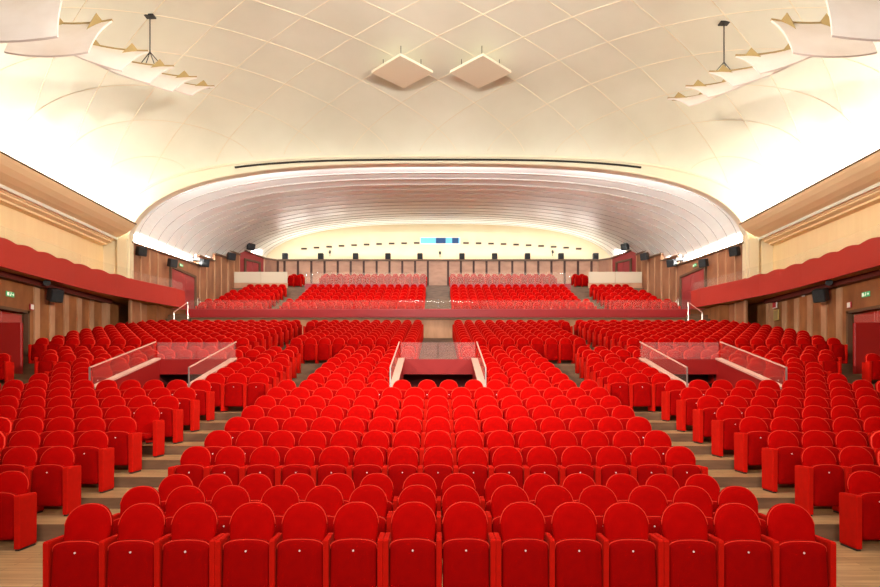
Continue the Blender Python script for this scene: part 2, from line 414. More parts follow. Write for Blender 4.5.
# ------------------------------------------------------------------ side balconies
def offset_path(path, d):
    out = []
    for i, p in enumerate(path):
        a = Vector(path[max(0, i-1)]); b = Vector(path[min(len(path)-1, i+1)]); t = (b-a).normalized()
        out.append((p[0]+t.y*d, p[1]-t.x*d))
    return out
for s in (-1, 1):
    side = 'left' if s < 0 else 'right'
    t = thing('side_balcony', (0, 0, 0), 'long brick red balcony with glass rail along the %s wall' % side, 'balcony', 'side balconies')
    path = [(15.8, 3.0), (15.8, 20.0), (15.8, 25.5), (15.7, 27.0), (15.48, 28.3), (15.2, 29.3), (14.9, 30.3), (14.6, 31.2), (14.33, 32.1), (14.24, 33.0)]
    inn = offset_path(path, .14)
    pm = MB()
    P = [(s*x, y) for x, y in path]; Q = [(s*x, y) for x, y in inn]
    fine = []; fineq = []
    for (a, b), (c, e) in zip(zip(path, path[1:]), zip(inn, inn[1:])):
        n = max(1, int((Vector(b)-Vector(a)).length/.12))
        for i in range(n):
            fine.append((a[0]+(b[0]-a[0])*i/n, a[1]+(b[1]-a[1])*i/n)); fineq.append((c[0]+(e[0]-c[0])*i/n, c[1]+(e[1]-c[1])*i/n))
    fine.append(path[-1]); fineq.append(inn[-1])
    def top(y): 
        w = .09*abs(math.sin(y*PI/1.16)) if y < 29.2 else 0.02
        return CH+5.27+w
    r = [[(s*x, y, 4.29+CH) for x, y in fineq], [(s*x, y, 4.29+CH) for x, y in fine], [(s*x, y, top(y)-.02) for x, y in fine],
         [(s*(x+.02), y, top(y)) for x, y in fine], [(s*x, y, top(y)) for x, y in fineq], [(s*x, y, 4.29+CH) for x, y in fineq]]
    pm.grid(r); obj('parapet', pm, M['parapet'], parent=t)
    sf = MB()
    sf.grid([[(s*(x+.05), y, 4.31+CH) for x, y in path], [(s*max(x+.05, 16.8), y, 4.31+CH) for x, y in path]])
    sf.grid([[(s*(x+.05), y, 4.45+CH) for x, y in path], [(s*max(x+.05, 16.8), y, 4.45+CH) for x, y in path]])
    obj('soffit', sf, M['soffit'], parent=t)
    y = 3.2
    while y < 25.0:                                            # glass panes
        g = MB(); g.box(s*15.90, s*15.92, y, y+2.26, 5.25+CH, 5.80+CH); obj('glass_panel', g, M['panelglass'], parent=t)
        y += 2.3
    g = MB(); g.grid([[(s*x, y, 5.25+CH) for x, y in ((15.9, 26.2), (15.8, 27.0), (15.58, 28.3), (15.32, 29.25))], [(s*x, y, 5.78+CH) for x, y in ((15.9, 26.2), (15.8, 27.0), (15.58, 28.3), (15.32, 29.25))]])
    obj('glass_panel', g, M['panelglass'], parent=t)
    g = MB()
    gp = [(15.3, 29.3), (15.0, 30.3), (14.7, 31.2), (14.43, 32.1), (14.34, 32.9)]
    g.grid([[(s*x, y, 5.28+CH) for x, y in gp], [(s*x, y, 5.72+CH) for x, y in gp]])
    obj('glass_panel', g, M['midglass'], parent=t)

# ------------------------------------------------------------------ gallery walls (saw-tooth) and rear panelling
def wall_seg(mb, a, b, z0, th=.14):
    # a, b are (Vector with z = top); slab extends outward from the hall
    s = 1 if a.x > 0 else -1
    d = Vector((b.x-a.x, b.y-a.y, 0)).normalized(); n = Vector((d.y, -d.x, 0))
    if n.x*s < 0: n = -n
    vs = []
    for p in (a, b):
        for q in (0, th):
            vs.append((p.x+n.x*q, p.y+n.y*q, z0)); vs.append((p.x+n.x*q, p.y+n.y*q, p.z))
    mb.add(vs, [(0,4,5,1),(2,3,7,6),(1,5,7,3),(0,1,3,2),(4,6,7,5),(0,2,6,4)])
    return d, n
def mx(v): return Vector((-v.x, v.y, v.z))
segR = [(at(745,243,29.7), at(676.5,266,38.0), 4.0), (at(677.5,255.8,38.0), at(662,261.2,40.0), 5.0), (at(661.4,254,40.0), at(648.6,258.6,42.0), 5.5),
        (at(647.7,250.7,42.0), at(636.6,255,43.8), 6.0), (at(635.8,249,43.8), at(612,258.6,45.8), 6.5), (at(612,258.6,45.8), at(598,260.8,46.4), 7.0)]
for s, nm in ((-1, 'wall_gallery_left'), (1, 'wall_gallery_right')):
    wm = MB(); cm = MB()
    for i, (a, b, z0) in enumerate(segR):
        a2, b2 = (a, b) if s > 0 else (mx(a), mx(b))
        wm.mi = 0 if i != 4 else 2
        d, n = wall_seg(wm, a2, b2, z0+CH-1.5)
        L = (Vector((b2.x, b2.y))-Vector((a2.x, a2.y))).length
        wm.mi = 1; k = max(1, round(L/.95))
        for j in range(k+1):
            if i in (4,): continue
            if i == 0 and 2.8 < L*j/k < L-.4: continue
            p = a2+(b2-a2)*(j/k)
            wm.beam(Vector((p.x, p.y, z0+CH-1.5))-n*.0, Vector((p.x, p.y, p.z-.05))-n*.0, .09, .09, up=d)
        # capping rail
        cm.beam(a2+Vector((0,0,.03))-d*.03, b2+Vector((0,0,.03))+d*.03, .24, .10)
        # jog wall to the next segment
        if i < 4 and i > 0: pass
    o = obj(nm, wm, [M['gveneer'], M['strip'], M['doorcrimson']]); tag(o, kind='structure')
    obj('coping', cm, M['riser'], parent=o)
# rear panelling
rp = MB(); cp = MB()
def rear_y(x): return 47.4-1.1*(x/13.0)**2
XR = segR[-1][1].x
edges = [-XR]
pw = 1.03
xs = [.82]
while xs[-1]+pw < XR: xs.append(xs[-1]+pw)
xs = [-v for v in reversed(xs)]+xs
xs = [-XR]+xs+[XR]
for a, b in zip(xs, xs[1:]):
    ya, yb = rear_y(a), rear_y(b); za = CH+(385-261)*ya/F; zb = CH+(385-261)*yb/F
    rp.mi = 0; rp.beam((a, ya+.1, za-2.2), (b, yb+.1, zb-2.2), .12, 4.4)
    rp.mi = 1; rp.beam((a, ya+.02, za-4.2), (a, ya+.02, za), .16, .12, up=(0,1,0))
    cp.beam((a, ya, za+.05), (b, yb, zb+.05), .35, .12)
o = obj('wall_rear_panelling', rp, [M['panel'], M['groove']]); tag(o, kind='structure')
obj('coping', cp, M['riser'], parent=o)

# gallery doors
def door_on(name, a, b, z0, z1, m, nd, s):
    a = Vector((a.x*s, a.y)); b = Vector((b.x*s, b.y)); dv = (b-a); L = dv.length; ang = math.atan2(dv.y, dv.x)
    n = Vector((dv.y, -dv.x)).normalized()
    if n.x*s > 0: n = -n
    e = bpy.data.objects.new(name, None); COL.objects.link(e); c = (a+b)/2
    e.location = (c.x, c.y, z0); e.rotation_euler = (0, 0, ang); tag(e, kind='structure')
    # local -y or +y faces the hall
    loc = Matrix.Rotation(-ang, 2) @ n; f = 1 if loc.y > 0 else -1
    H = z1-z0
    fb = MB(); fb.bbox((-L/2, f*.05, H/2), (.14, .16, H)); fb.bbox((L/2, f*.05, H/2), (.14, .16, H)); fb.bbox((0, f*.05, H), (L+.14, .16, .14))
    obj('door_frame', fb, M['edge'], parent=e)
    for k in range(nd):
        w = (L-.14)/nd; x = -L/2+.07+w*(k+.5)
        lf = MB(); lf.bbox((x, f*.03, H/2-.04), (w-.02, .05, H-.08), b=.01); lf.bbox((x, f*.065, H*.3), (w*.7, .02, H*.4), b=.005); lf.bbox((x, f*.065, H*.74), (w*.7, .02, H*.3), b=.005)
        obj('door_leaf', lf, m, parent=e)
A, B = segR[0][0], segR[0][1]
for s, nm in ((-1, 'door_3'), (1, 'door_4')):
    t0, t1 = .50, .90
    door_on(nm, A.lerp(B, t0), A.lerp(B, t1), 4.3+CH, 6.85+CH, M['doorcrimson'], 2, s)
A, B = segR[4][0], segR[4][1]
for s, nm in ((-1, 'door_5'), (1, 'door_6')):
    door_on(nm, A.lerp(B, .18), A.lerp(B, .78), 7.3+CH, 9.45+CH, M['doorcrimson'], 2, s)

# ------------------------------------------------------------------ upper tier front
wb = MB(); wb.box(-14.0, 14.0, 33.15, 33.35, 2.0+CH, 3.85+CH)
tag(obj('wall_gallery_front', wb, M['strip']), kind='structure')
t = thing('gallery_parapet', (0, 33.0, 3.8+CH), 'low crimson parapet with glass rail across the upper gallery front', 'parapet')
pb = MB(); pb.bbox((0, .08, .24), (28.4, .16, .48), b=.02); obj('parapet_band', pb, M['bandred'], parent=t)
lb = MB(); lb.box(-14.2, 14.2, .0, .2, -.09, -.02); obj('shadow_rail', lb, M['riser'], parent=t)
for k in range(12):
    x0 = -14.2+k*28.4/12
    g = MB(); g.box(x0+.02, x0+28.4/12-.02, .07, .09, .46, .98); obj('glass_panel', g, M['panelglass'], parent=t)
# second glass rail in front of the last rows
for (x0, x1, lab) in ((-10.0+.35, -.85, 'left of the central aisle'), (.85, 9.65, 'right of the central aisle')):
    t = thing('glass_balustrade', ((x0+x1)/2, 42.62, UZ2[0]-.35), 'clear glass balustrade before the last gallery rows, %s' % lab, 'balustrade', 'gallery glass balustrades')
    w = x1-x0; n = 4
    z0 = 7.36+CH-(UZ2[0]-.35)
    for k in range(n):
        g = MB(); g.box(-w/2+k*w/n+.01, -w/2+(k+1)*w/n-.01, -.01, .01, z0, z0+.80); obj('glass_panel', g, M['midglass'], parent=t)
    g = MB(); g.box(-w/2, w/2, -.03, .03, -.1, z0); obj('base_rail', g, M['bandred'], parent=t)
    inner = w/2 if x0 < 0 else -w/2
    g = MB(); g.add([(inner, 0, z0+.8), (inner, 0, z0-.5), (inner, -1.3, z0-1.2), (inner, -1.3, z0-.1)], [(0,1,2,3)])
    obj('side_glass', g, M['midglass'], parent=t)
for s in (-1, 1):
    x0, x1 = sorted((s*at(588.5,0,42.6).x, s*at(642,0,42.6).x))
    t = thing('frosted_balustrade', ((x0+x1)/2, 42.62, UZ2[0]-.35), 'cream frosted glass balustrade at the %s end of the gallery' % ('left' if s < 0 else 'right'), 'balustrade', 'gallery frosted balustrades')
    w = x1-x0; z0 = 7.42+CH-(UZ2[0]-.35)
    for k in range(2):
        g = MB(); g.box(-w/2+k*w/2+.01, -w/2+(k+1)*w/2-.01, -.012, .012, z0, z0+.80); obj('glass_panel', g, M['frost'], parent=t)
    g = MB(); g.box(-w/2, w/2, .02, .1, -.9, z0); obj('base_panel', g, M['panel'], parent=t)

# ------------------------------------------------------------------ entrance wells
def well(x0, x1, where):
    t = thing('entrance_well', ((x0+x1)/2, RY[11], 0), 'red lined stairwell opening with sloping pink caps and glass rails, %s' % where, 'stairwell', 'stairwell openings among the seats')
    c = (x0+x1)/2; hw = (x1-x0)/2; D = RY[15]-RY[11]
    y0 = 0.15
    zf, zr = CH-.10, CH+.82
    for s in (-1, 1):
        w = MB(); x = s*hw
        a, b = sorted((x, x-s*.10))
        w.add([(a,y0,-.2),(b,y0,-.2),(b,D,-.2),(a,D,-.2),(a,y0,zf),(b,y0,zf),(b,D,zr),(a,D,zr)], [(0,3,2,1),(4,5,6,7),(0,1,5,4),(1,2,6,5),(2,3,7,6),(3,0,4,7)])
        obj('side_wall', w, M['wellred'], parent=t)
        cpb = MB(); cpb.beam((x-s*.04, y0, zf+.02), (x-s*.04, D, zr+.02), .20, .05); obj('cap', cpb, M['pinkcap'], parent=t)
        g = MB(); g.add([(x+s*.03,y0+.05,zf+.04),(x+s*.03,D,zr+.04),(x+s*.03,D,zr+.54),(x+s*.03,y0+.05,zf+.54)], [(0,1,2,3)]); obj('side_glass', g, M['panelglass'], parent=t)
        h = MB(); h.beam((x+s*.03,y0+.05,zf+.55), (x+s*.03,D,zr+.55), .03, .03); obj('handrail', h, M['pinkcap'], parent=t)
        p = MB(); p.beam((x+s*.03,y0+.05,zf), (x+s*.03,y0+.05,zf+.56), .03, .03, up=(0,1,0)); obj('post', p, M['steel'], parent=t)
    rw = MB(); rw.box(-hw, hw, D-.02, D+.10, CH+.34, zr); obj('rear_wall', rw, M['wellred'], parent=t)
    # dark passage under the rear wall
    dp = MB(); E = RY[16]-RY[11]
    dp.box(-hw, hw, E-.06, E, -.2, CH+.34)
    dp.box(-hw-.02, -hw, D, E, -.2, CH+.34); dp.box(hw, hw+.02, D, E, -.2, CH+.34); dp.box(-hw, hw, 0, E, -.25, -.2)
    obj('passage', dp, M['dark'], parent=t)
    ld = MB(); ld.box(-hw, hw, D+.1, E, CH+.34, CH+.38); obj('landing', ld, M['riser'], parent=t)
    n = 2 if hw < 1.3 else 3
    for k in range(n):
        g = MB(); g.box(-hw+2*hw*k/n+.01, -hw+2*hw*(k+1)/n-.01, D+.03, D+.05, zr, zr+.54); obj('rear_glass', g, M['pinkglass'], parent=t)
well(-1.2, 1.2, 'in the middle block')
well(-8.95, -6.45, 'in the left block')
well(6.45, 8.95, 'in the right block')
# low red walls in front of the side doors
for s in (-1, 1):
    t = thing('entry_screen', (s*15.80, 21.0, FZ[17]), 'low red screen wall topped by a glass strip before the %s door' % ('left' if s < 0 else 'right'), 'screen', 'door screens')
    b = MB(); b.bbox((0, 0, .92), (1.84, .12, 1.85), b=.02); obj('screen_panel', b, M['wellred'], parent=t)
    g = MB(); g.box(-.92, .92, -.01, .01, 1.85, 2.15); obj('glass_strip', g, M['panelglass'], parent=t)

# ------------------------------------------------------------------ seats
def slab(mb, outline, cen, yf, th, lo=False, axis='y'):
    # padded shape: outline (u,v); yf(v) front depth
    n = len(outline); cu, cv = cen
    if lo: loops = [(.95, 0.002), (1.0, .02), (1.0, th)]
    else: loops = [(.55, -.010), (.88, -.002), (.965, .010), (1.0, .032), (1.0, th-.02), (.95, th)]
    vs = []; fs = []
    for sc, dy in loops:
        for (u, v) in outline:
            uu = cu+(u-cu)*sc; vv = cv+(v-cv)*sc
            vs.append((uu, yf(vv)+dy, vv))
    vs.append((cu, yf(cv)+(-.012 if not lo else 0), cv)); c0 = len(vs)-1
    vs.append((cu, yf(cv)+th, cv)); c1 = len(vs)-1
    for k in range(len(loops)-1):
        for i in range(n):
            j = (i+1) % n; fs.append((k*n+i, k*n+j, k*n+n+j, k*n+n+i))
    for i in range(n):
        j = (i+1) % n
        fs.append((c0, j, i)); o = (len(loops)-1)*n; fs.append((c1, o+i, o+j))
    mb.add(vs, fs)
    if lo:
        for i in range(n): mb.m[i] = 5
    return mb
def back_outline(hw, q, tp=1.03):
    o = [(-.20, .33), (.20, .33), (min(hw-.02, .225), .60), (hw, .79)]
    for i in range(1, q):
        a = PI/2*i/q; o.append((hw*math.cos(a)**.86, tp-.23+.23*math.sin(a)**.92))
    o.append((0, tp))
    for i in range(q-1, 0, -1):
        a = PI/2*i/q; o.append((-hw*math.cos(a)**.86, tp-.23+.23*math.sin(a)**.92))
    o += [(-hw, .79), (-min(hw-.02, .225), .60)]
    return o
def seat_outline(hw, q, tp=.775):
    o = [(-hw+.02, .15), (hw-.02, .15), (hw, .19), (hw, tp-.095)]
    for i in range(1, q):
        a = PI/2*i/q; o.append((hw*math.cos(a)**.75, tp-.07+.07*math.sin(a)))
    o.append((0, tp))
    for i in range(q-1, 0, -1):
        a = PI/2*i/q; o.append((-hw*math.cos(a)**.75, tp-.07+.07*math.sin(a)))
    o += [(-hw, tp-.095), (-hw, .19)]
    return o
def yb(v): return .085+.315*(v-.35)
def ysd(v): return -.02+.09*(v-.15)
def parts_for(pitch, lo=False, low=False):
    q = 3 if lo else 8
    hb = (.470 if pitch < .56 else .528)/2; hs = (pitch-(.072 if low else .100))/2
    tb, ts, ta = (1.0, .68, .69) if low else (1.03, .775, .745)
    back = slab(MB(), back_outline(hb, q, tb), (0, .72), yb, .075, lo)
    seat = slab(MB(), seat_outline(hs, q, ts), (0, .43), ysd, .10, lo)
    aw = .7 if low else 1.0
    def arm(x, top=ta):
        m_ = MB(); o = [(-.015, .03), (.33, .03), (.34, top-.03), (.32, top-.012), (.0, top), (-.015, top-.015)]
        n = len(o); vs = []; fs = []
        for dx, sc in ((-.0425, .93), (-.034, 1), (.034, 1), (.0425, .93)):
            for u, v in o: vs.append((x+dx*aw, .16+(u-.16)*sc, .38+(v-.38)*(sc if not lo else 1)))
        for k in range(3):
            for i in range(n):
                j = (i+1) % n; fs.append((k*n+i, k*n+j, k*n+n+j, k*n+n+i))
        fs.append(tuple(range(n-1, -1, -1))); fs.append(tuple(range(3*n, 4*n)))
        return m_.add(vs, fs)
    foot = lambda x: MB().box(x-.028, x+.028, .0, .32, 0, .035)
    def rim_tube(outline, yf, i0, i1, dy):  # thin tube standing in for the highlight along a padded edge
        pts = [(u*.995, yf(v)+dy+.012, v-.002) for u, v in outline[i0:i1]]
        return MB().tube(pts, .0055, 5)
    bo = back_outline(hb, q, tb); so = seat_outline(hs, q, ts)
    pb_ = rim_tube(bo, yb, 3, len(bo)-1, .008); ps_ = rim_tube(so, ysd, 3, len(so)-1, .010)
    return back, seat, arm, foot, pb_, ps_
def disc(zc=.60):
    d = MB(); n = 10; y = ysd(zc)-.012
    vs = [(0.0095*math.cos(2*PI*i/n), y-.004, zc+0.0095*math.sin(2*PI*i/n)) for i in range(n)]+[(0.0095*math.cos(2*PI*i/n), y+.01, zc+0.0095*math.sin(2*PI*i/n)) for i in range(n)]
    d.add(vs, [tuple(range(n))]+[(i, i+n, (i+1) % n+n, (i+1) % n) for i in range(n)]); return d
ME = {}
KEYS = {'low': (.54, True), .54: (.54, False), .585: (.585, False)}
for k, (p, low) in KEYS.items():
    b, s_, arm, foot, pb_, ps_ = parts_for(p, low=low)
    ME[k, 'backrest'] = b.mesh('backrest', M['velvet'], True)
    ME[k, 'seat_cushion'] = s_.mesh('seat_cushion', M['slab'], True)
    ME[k, 'back_piping'] = pb_.mesh('rim_highlight', M['rim_highlight'], True)
    ME[k, 'seat_piping'] = ps_.mesh('rim_highlight', M['rim_highlight'], True)
    fd = MB(); fd.bbox((0, .0, .43), (p-.12, .44, .11), b=.03)
    ME[k, 'seat_down'] = fd.mesh('seat_cushion', M['slab'], False)
    for side, x in (('L', -p/2), ('R', p/2)):
        ME[k, 'arm'+side] = arm(x).mesh('armrest', M['arm_cloth'], False)
        ME[k, 'foot'+side] = foot(x).mesh('foot', M['foot'], False)
    ME[k, 'number_disc'] = disc(.575 if low else .66).mesh('number_disc', M['tag'], False)
import bmesh as _bm
for k, me in ME.items():
    bm = _bm.new(); bm.from_mesh(me); _bm.ops.recalc_face_normals(bm, faces=bm.faces); bm.to_mesh(me); bm.free()

PROTO = {}
def seat_thing(p, end, down):
    key = (p, end, down)
    if key not in PROTO:
        e = bpy.data.objects.new('theatre_seat', None); e.empty_display_size = .1
        kids = [('backrest', ME[p, 'backrest']), ('seat_cushion', ME[p, 'seat_down' if down else 'seat_cushion']),
                ('armrest', ME[p, 'armL']), ('foot', ME[p, 'footL'])]
        if not down: kids.append(('number_disc', ME[p, 'number_disc']))
        if end: kids += [('armrest', ME[p, 'armR']), ('foot', ME[p, 'footR'])]
        ch = []
        for nm, me in kids:
            o = bpy.data.objects.new(nm, me); o.parent = e; ch.append((o, None))
        o = bpy.data.objects.new('rim_highlight', ME[p, 'back_piping']); o.parent = ch[0][0]; ch.append((o, 0))
        if not down: o = bpy.data.objects.new('rim_highlight', ME[p, 'seat_piping']); o.parent = ch[1][0]; ch.append((o, 1))
        PROTO[key] = (e, ch, [False])
    e, ch, used = PROTO[key]
    if not used[0]:
        used[0] = True; r = e; c = [o for o, q in ch]
    else:
        r = e.copy(); c = []
        for o, q in ch:
            d = o.copy(); d.parent = r if q is None else c[q]; c.append(d)
    COL.objects.link(r)
    for d in c: COL.objects.link(d)
    return r

ORD = ['first','second','third','fourth','fifth','sixth','seventh','eighth','ninth','tenth','eleventh','twelfth','thirteenth','fourteenth','fifteenth','sixteenth','seventeenth','eighteenth']
SEATS = []   # dict(x,y,z,pitch,end,label,group)
def run(x0, n, pitch, y, z, block, rowi, nblk=None, start=0, jit=0.0):
    # seats left to right from x0 (outer face of the first arm)
    total = nblk or n
    for i in range(n):
        x = x0+.045+pitch/2+i*pitch
        end = (i == n-1)
        SEATS.append(dict(x=x, y=y, z=z, p=pitch, end=end, block=block, row=rowi, i=start+i))
def sym(x0, n, pitch, y, z, block, rowi):
    run(x0, n, pitch, y, z, block % 'right', rowi)
    run(-(x0+.09+n*pitch), n, pitch, y, z, block % 'left', rowi)
for n in range(1, 4):        # loose modules of 2 and 3 seats
    mods = [3, 3, 2, 3, 3]; gap = .062; tot = 14*.54+5*gap; x = -tot/2; st = 0
    for c in mods:
        run(x-.0, c, .54, YF[n], FZ[n], 'middle block', n, start=st); x += c*.54+gap; st += c
for s_ in SEATS:             # the loose front rows bow gently towards the stage at their ends
    s_['x'] *= .988; s_['y'] -= .007*s_['x']**2; s_['rz'] = -.014*s_['x']
for n in range(4, 10): run(-(15*.54+.09)/2, 15, .54, YF[n], FZ[n], 'middle block', n)
for k in range(7): run(-4.095+k*1.17, 2, .54, YF[10], FZ[10], 'middle block', 10, start=2*k)
for n in range(3, 11): sym(5.60, 10, .585, YF[n], FZ[n], '%s side block', n-2)
for n in range(11, 15):
    sym(1.32, 4, .54, YF[n], FZ[n], '%s well flank', n-10)
    sym(4.42+.06*(n-11), 3, .585, YF[n], FZ[n], '%s strip inside the well', n-10)
    sym(9.1, 3 if n < 13 else 4, .585, YF[n], FZ[n], '%s strip outside the well', n-10)
for n in range(15, 18):
    sym(.75, 5, .54, YF[n], FZ[n], 'upper %s middle block', n-14)
    sym(4.82+.07*(n-15), 14 if n == 15 else 15, .585, YF[n], FZ[n], 'upper %s side block', n-14)
sym(14.0, 2, .585, YF[15], FZ[15], 'short %s row', 1)
for n in range(18, 28):
    sym(.75, 9 if n < 26 else 11, .54, YF[n], FZ[n], 'rear %s middle block', n-17)
    sym(7.1, 14 if n < 21 else 15, .585, YF[n], FZ[n], 'rear %s side block', n-17)
for k in range(7):
    sym(.85, 16 if k < 2 else 15, .54, UY[k], UZ[k], 'gallery %s middle block', k+1)
    sym(10.65, 7-(k+1)//3, .56, UY[k], UZ[k], 'gallery %s side block', k+1)
for k in range(2):
    sym(.85, 15, .54, UY2[k], UZ2[k], 'gallery last %s', k+1)
    sym(10.4, 2, .54, UY2[k], UZ2[k], 'gallery corner %s', k+1)
def in_well(s_):
    return s_['block'] in ('upper left middle block', 'upper right middle block', 'upper left side block', 'upper right side block') and s_['row'] == 1 and \
        any(a-.3 < s_['x'] < b+.3 for a, b in ((-8.95, -6.45), (-1.2, 1.2), (6.45, 8.95)))
SEATS = [s_ for s_ in SEATS if not in_well(s_)]
def vis(s_):
    px = 438+F*s_['x']/s_['y']; return -12 < px < 892
cand = [s_ for s_ in SEATS if vis(s_)]
cand.sort(key=lambda s_: (round(s_['y'], 2), abs(s_['x'])))
chosen = cand[:300]; ids = set(id(s_) for s_ in chosen)
rest = [s_ for s_ in SEATS if id(s_) not in ids]
for s_ in chosen:
    p = s_['p']; down = (s_['block'] == 'left side block' and s_['row'] == 5 and s_['i'] == 9)
    r = seat_thing('low' if (s_['row'] <= 3 and s_['block'] == 'middle block') else p, s_['end'], down)
    r.location = (s_['x'], s_['y'], s_['z'])
    r.rotation_euler = (0, 0, random.uniform(-.006, .006)+s_.get('rz', 0))
    blk = s_['block']
    lab = 'red folding seat, %s from left in the %s row of the %s' % (ORD[s_['i']], ORD[s_['row']-1], blk)
    for sd in ('left', 'right'):
        if blk == sd+' well flank': lab = 'red seat %s the middle stairwell, %s row behind its front, %s from left' % (sd+' of', ORD[s_['row']-1], ORD[s_['i']])
        if blk == sd+' strip inside the well': lab = 'red seat on the aisle side of the %s stairwell, %s row, %s from left' % (sd, ORD[s_['row']-1], ORD[s_['i']])
        if blk == sd+' strip outside the well': lab = 'red seat on the wall side of the %s stairwell, %s row, %s from left' % (sd, ORD[s_['row']-1], ORD[s_['i']])
    if s_['row'] == 1 and blk == 'middle block': lab = 'red folding seat with number disc, %s from left in the front row' % ORD[s_['i']]
    if down: lab = 'red seat with its cushion folded down, aisle end of the left side block'
    tag(r, lab, 'seat', 'red folding theatre seats')
# the several hundred smaller seats further back
tv, tf, tm = {}, {}, {}
def template(p, end):
    b, s_, arm, foot, pb_, ps_ = parts_for(p, True); out = MB()
    for mbx, mi in ((b, 0), (s_, 1), (arm(-p/2), 2), (foot(-p/2), 3)):
        n0 = len(out.f); out.mi = mi; out.add(mbx.v, mbx.f)
        if mi == 0:
            for q in range(n0, len(out.f)):         # narrow ring round the back, edge highlight put into the colour
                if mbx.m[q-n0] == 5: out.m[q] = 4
    if end:
        out.mi = 2; a = arm(p/2); out.add(a.v, a.f); out.mi = 3; a = foot(p/2); out.add(a.v, a.f)
    me = out.mesh('t', [M['velvet']]); bm = _bm.new(); bm.from_mesh(me); _bm.ops.recalc_face_normals(bm, faces=bm.faces); bm.to_mesh(me); bm.free()
    v = np.array([x.co[:] for x in me.vertices]); f = [tuple(q.vertices) for q in me.polygons]; mi = [q.material_index for q in me.polygons]
    bpy.data.meshes.remove(me); return v, f, list(out.m)
TP = {}
V = []; Fc = []; Mi = []; off = 0
for s_ in rest:
    key = (s_['p'], s_['end'])
    if key not in TP: TP[key] = template(*key)
    v, f, mi = TP[key]
    V.append(v+np.array([s_['x'], s_['y'], s_['z']])); Fc += [tuple(i+off for i in q) for q in f]; Mi += mi; off += len(v)
me = bpy.data.meshes.new('distant_seating'); me.from_pydata(np.concatenate(V).tolist(), [], Fc)
for k in ('velvet', 'slab', 'arm_cloth', 'foot', 'rim_highlight'): me.materials.append(M[k])
me.polygons.foreach_set('material_index', Mi); me.polygons.foreach_set('use_smooth', [True]*len(Mi)); me.update()
o = bpy.data.objects.new('distant_seating', me); COL.objects.link(o)
tag(o, 'hundreds of small red seats in the rear rows and the upper gallery', 'seating', kind='stuff')

# ------------------------------------------------------------------ ceiling reflectors, hanging over the sides
# far inner corner, near inner corner, for the right-hand run (x positive)
R = [  # (px,py,Y) far-inner ; (px,py,Y) near-inner ; width ; outward rise
    ((820, -14, 12.9), (832.5, 35, 12.0), 2.6, 0.0, .0),
    ((771.5, 20, 15.2), (793.5, 52, 14.3), 2.05, 0.0, .0),
    ((735.5, 56, 17.2), (760, 73, 16.2), 2.0, .12, .45),
    ((709, 72, 19.3), (733, 86, 18.3), 2.0, .12, .45),
    ((685.5, 86.5, 21.4), (708, 97, 20.4), 1.9, .12, .45),
    ((667.5, 98.5, 23.2), (689, 105.5, 22.3), 1.8, .12, .4)]
Lft = [
    ((67, -14, 12.9), (57, 36, 12.0), 2.6, 0, 0),
    ((112, 20.5, 15.2), (88, 51.5, 14.3), 2.05, 0, 0),
    ((148, 51.4, 17.2), (122, 70.5, 16.2), 2.0, .12, .45),
    ((174, 66.5, 19.3), (150, 83, 18.3), 2.0, .12, .45),
    ((197, 77.3, 21.4), (172, 91, 20.4), 1.9, .12, .45),
    ((214.5, 86.4, 23.2), (192, 95, 22.3), 1.8, .12, .4)]
pos = ['first, nearest the stage,', 'second from the stage', 'third from the stage', 'fourth from the stage', 'fifth from the stage', 'last and smallest']
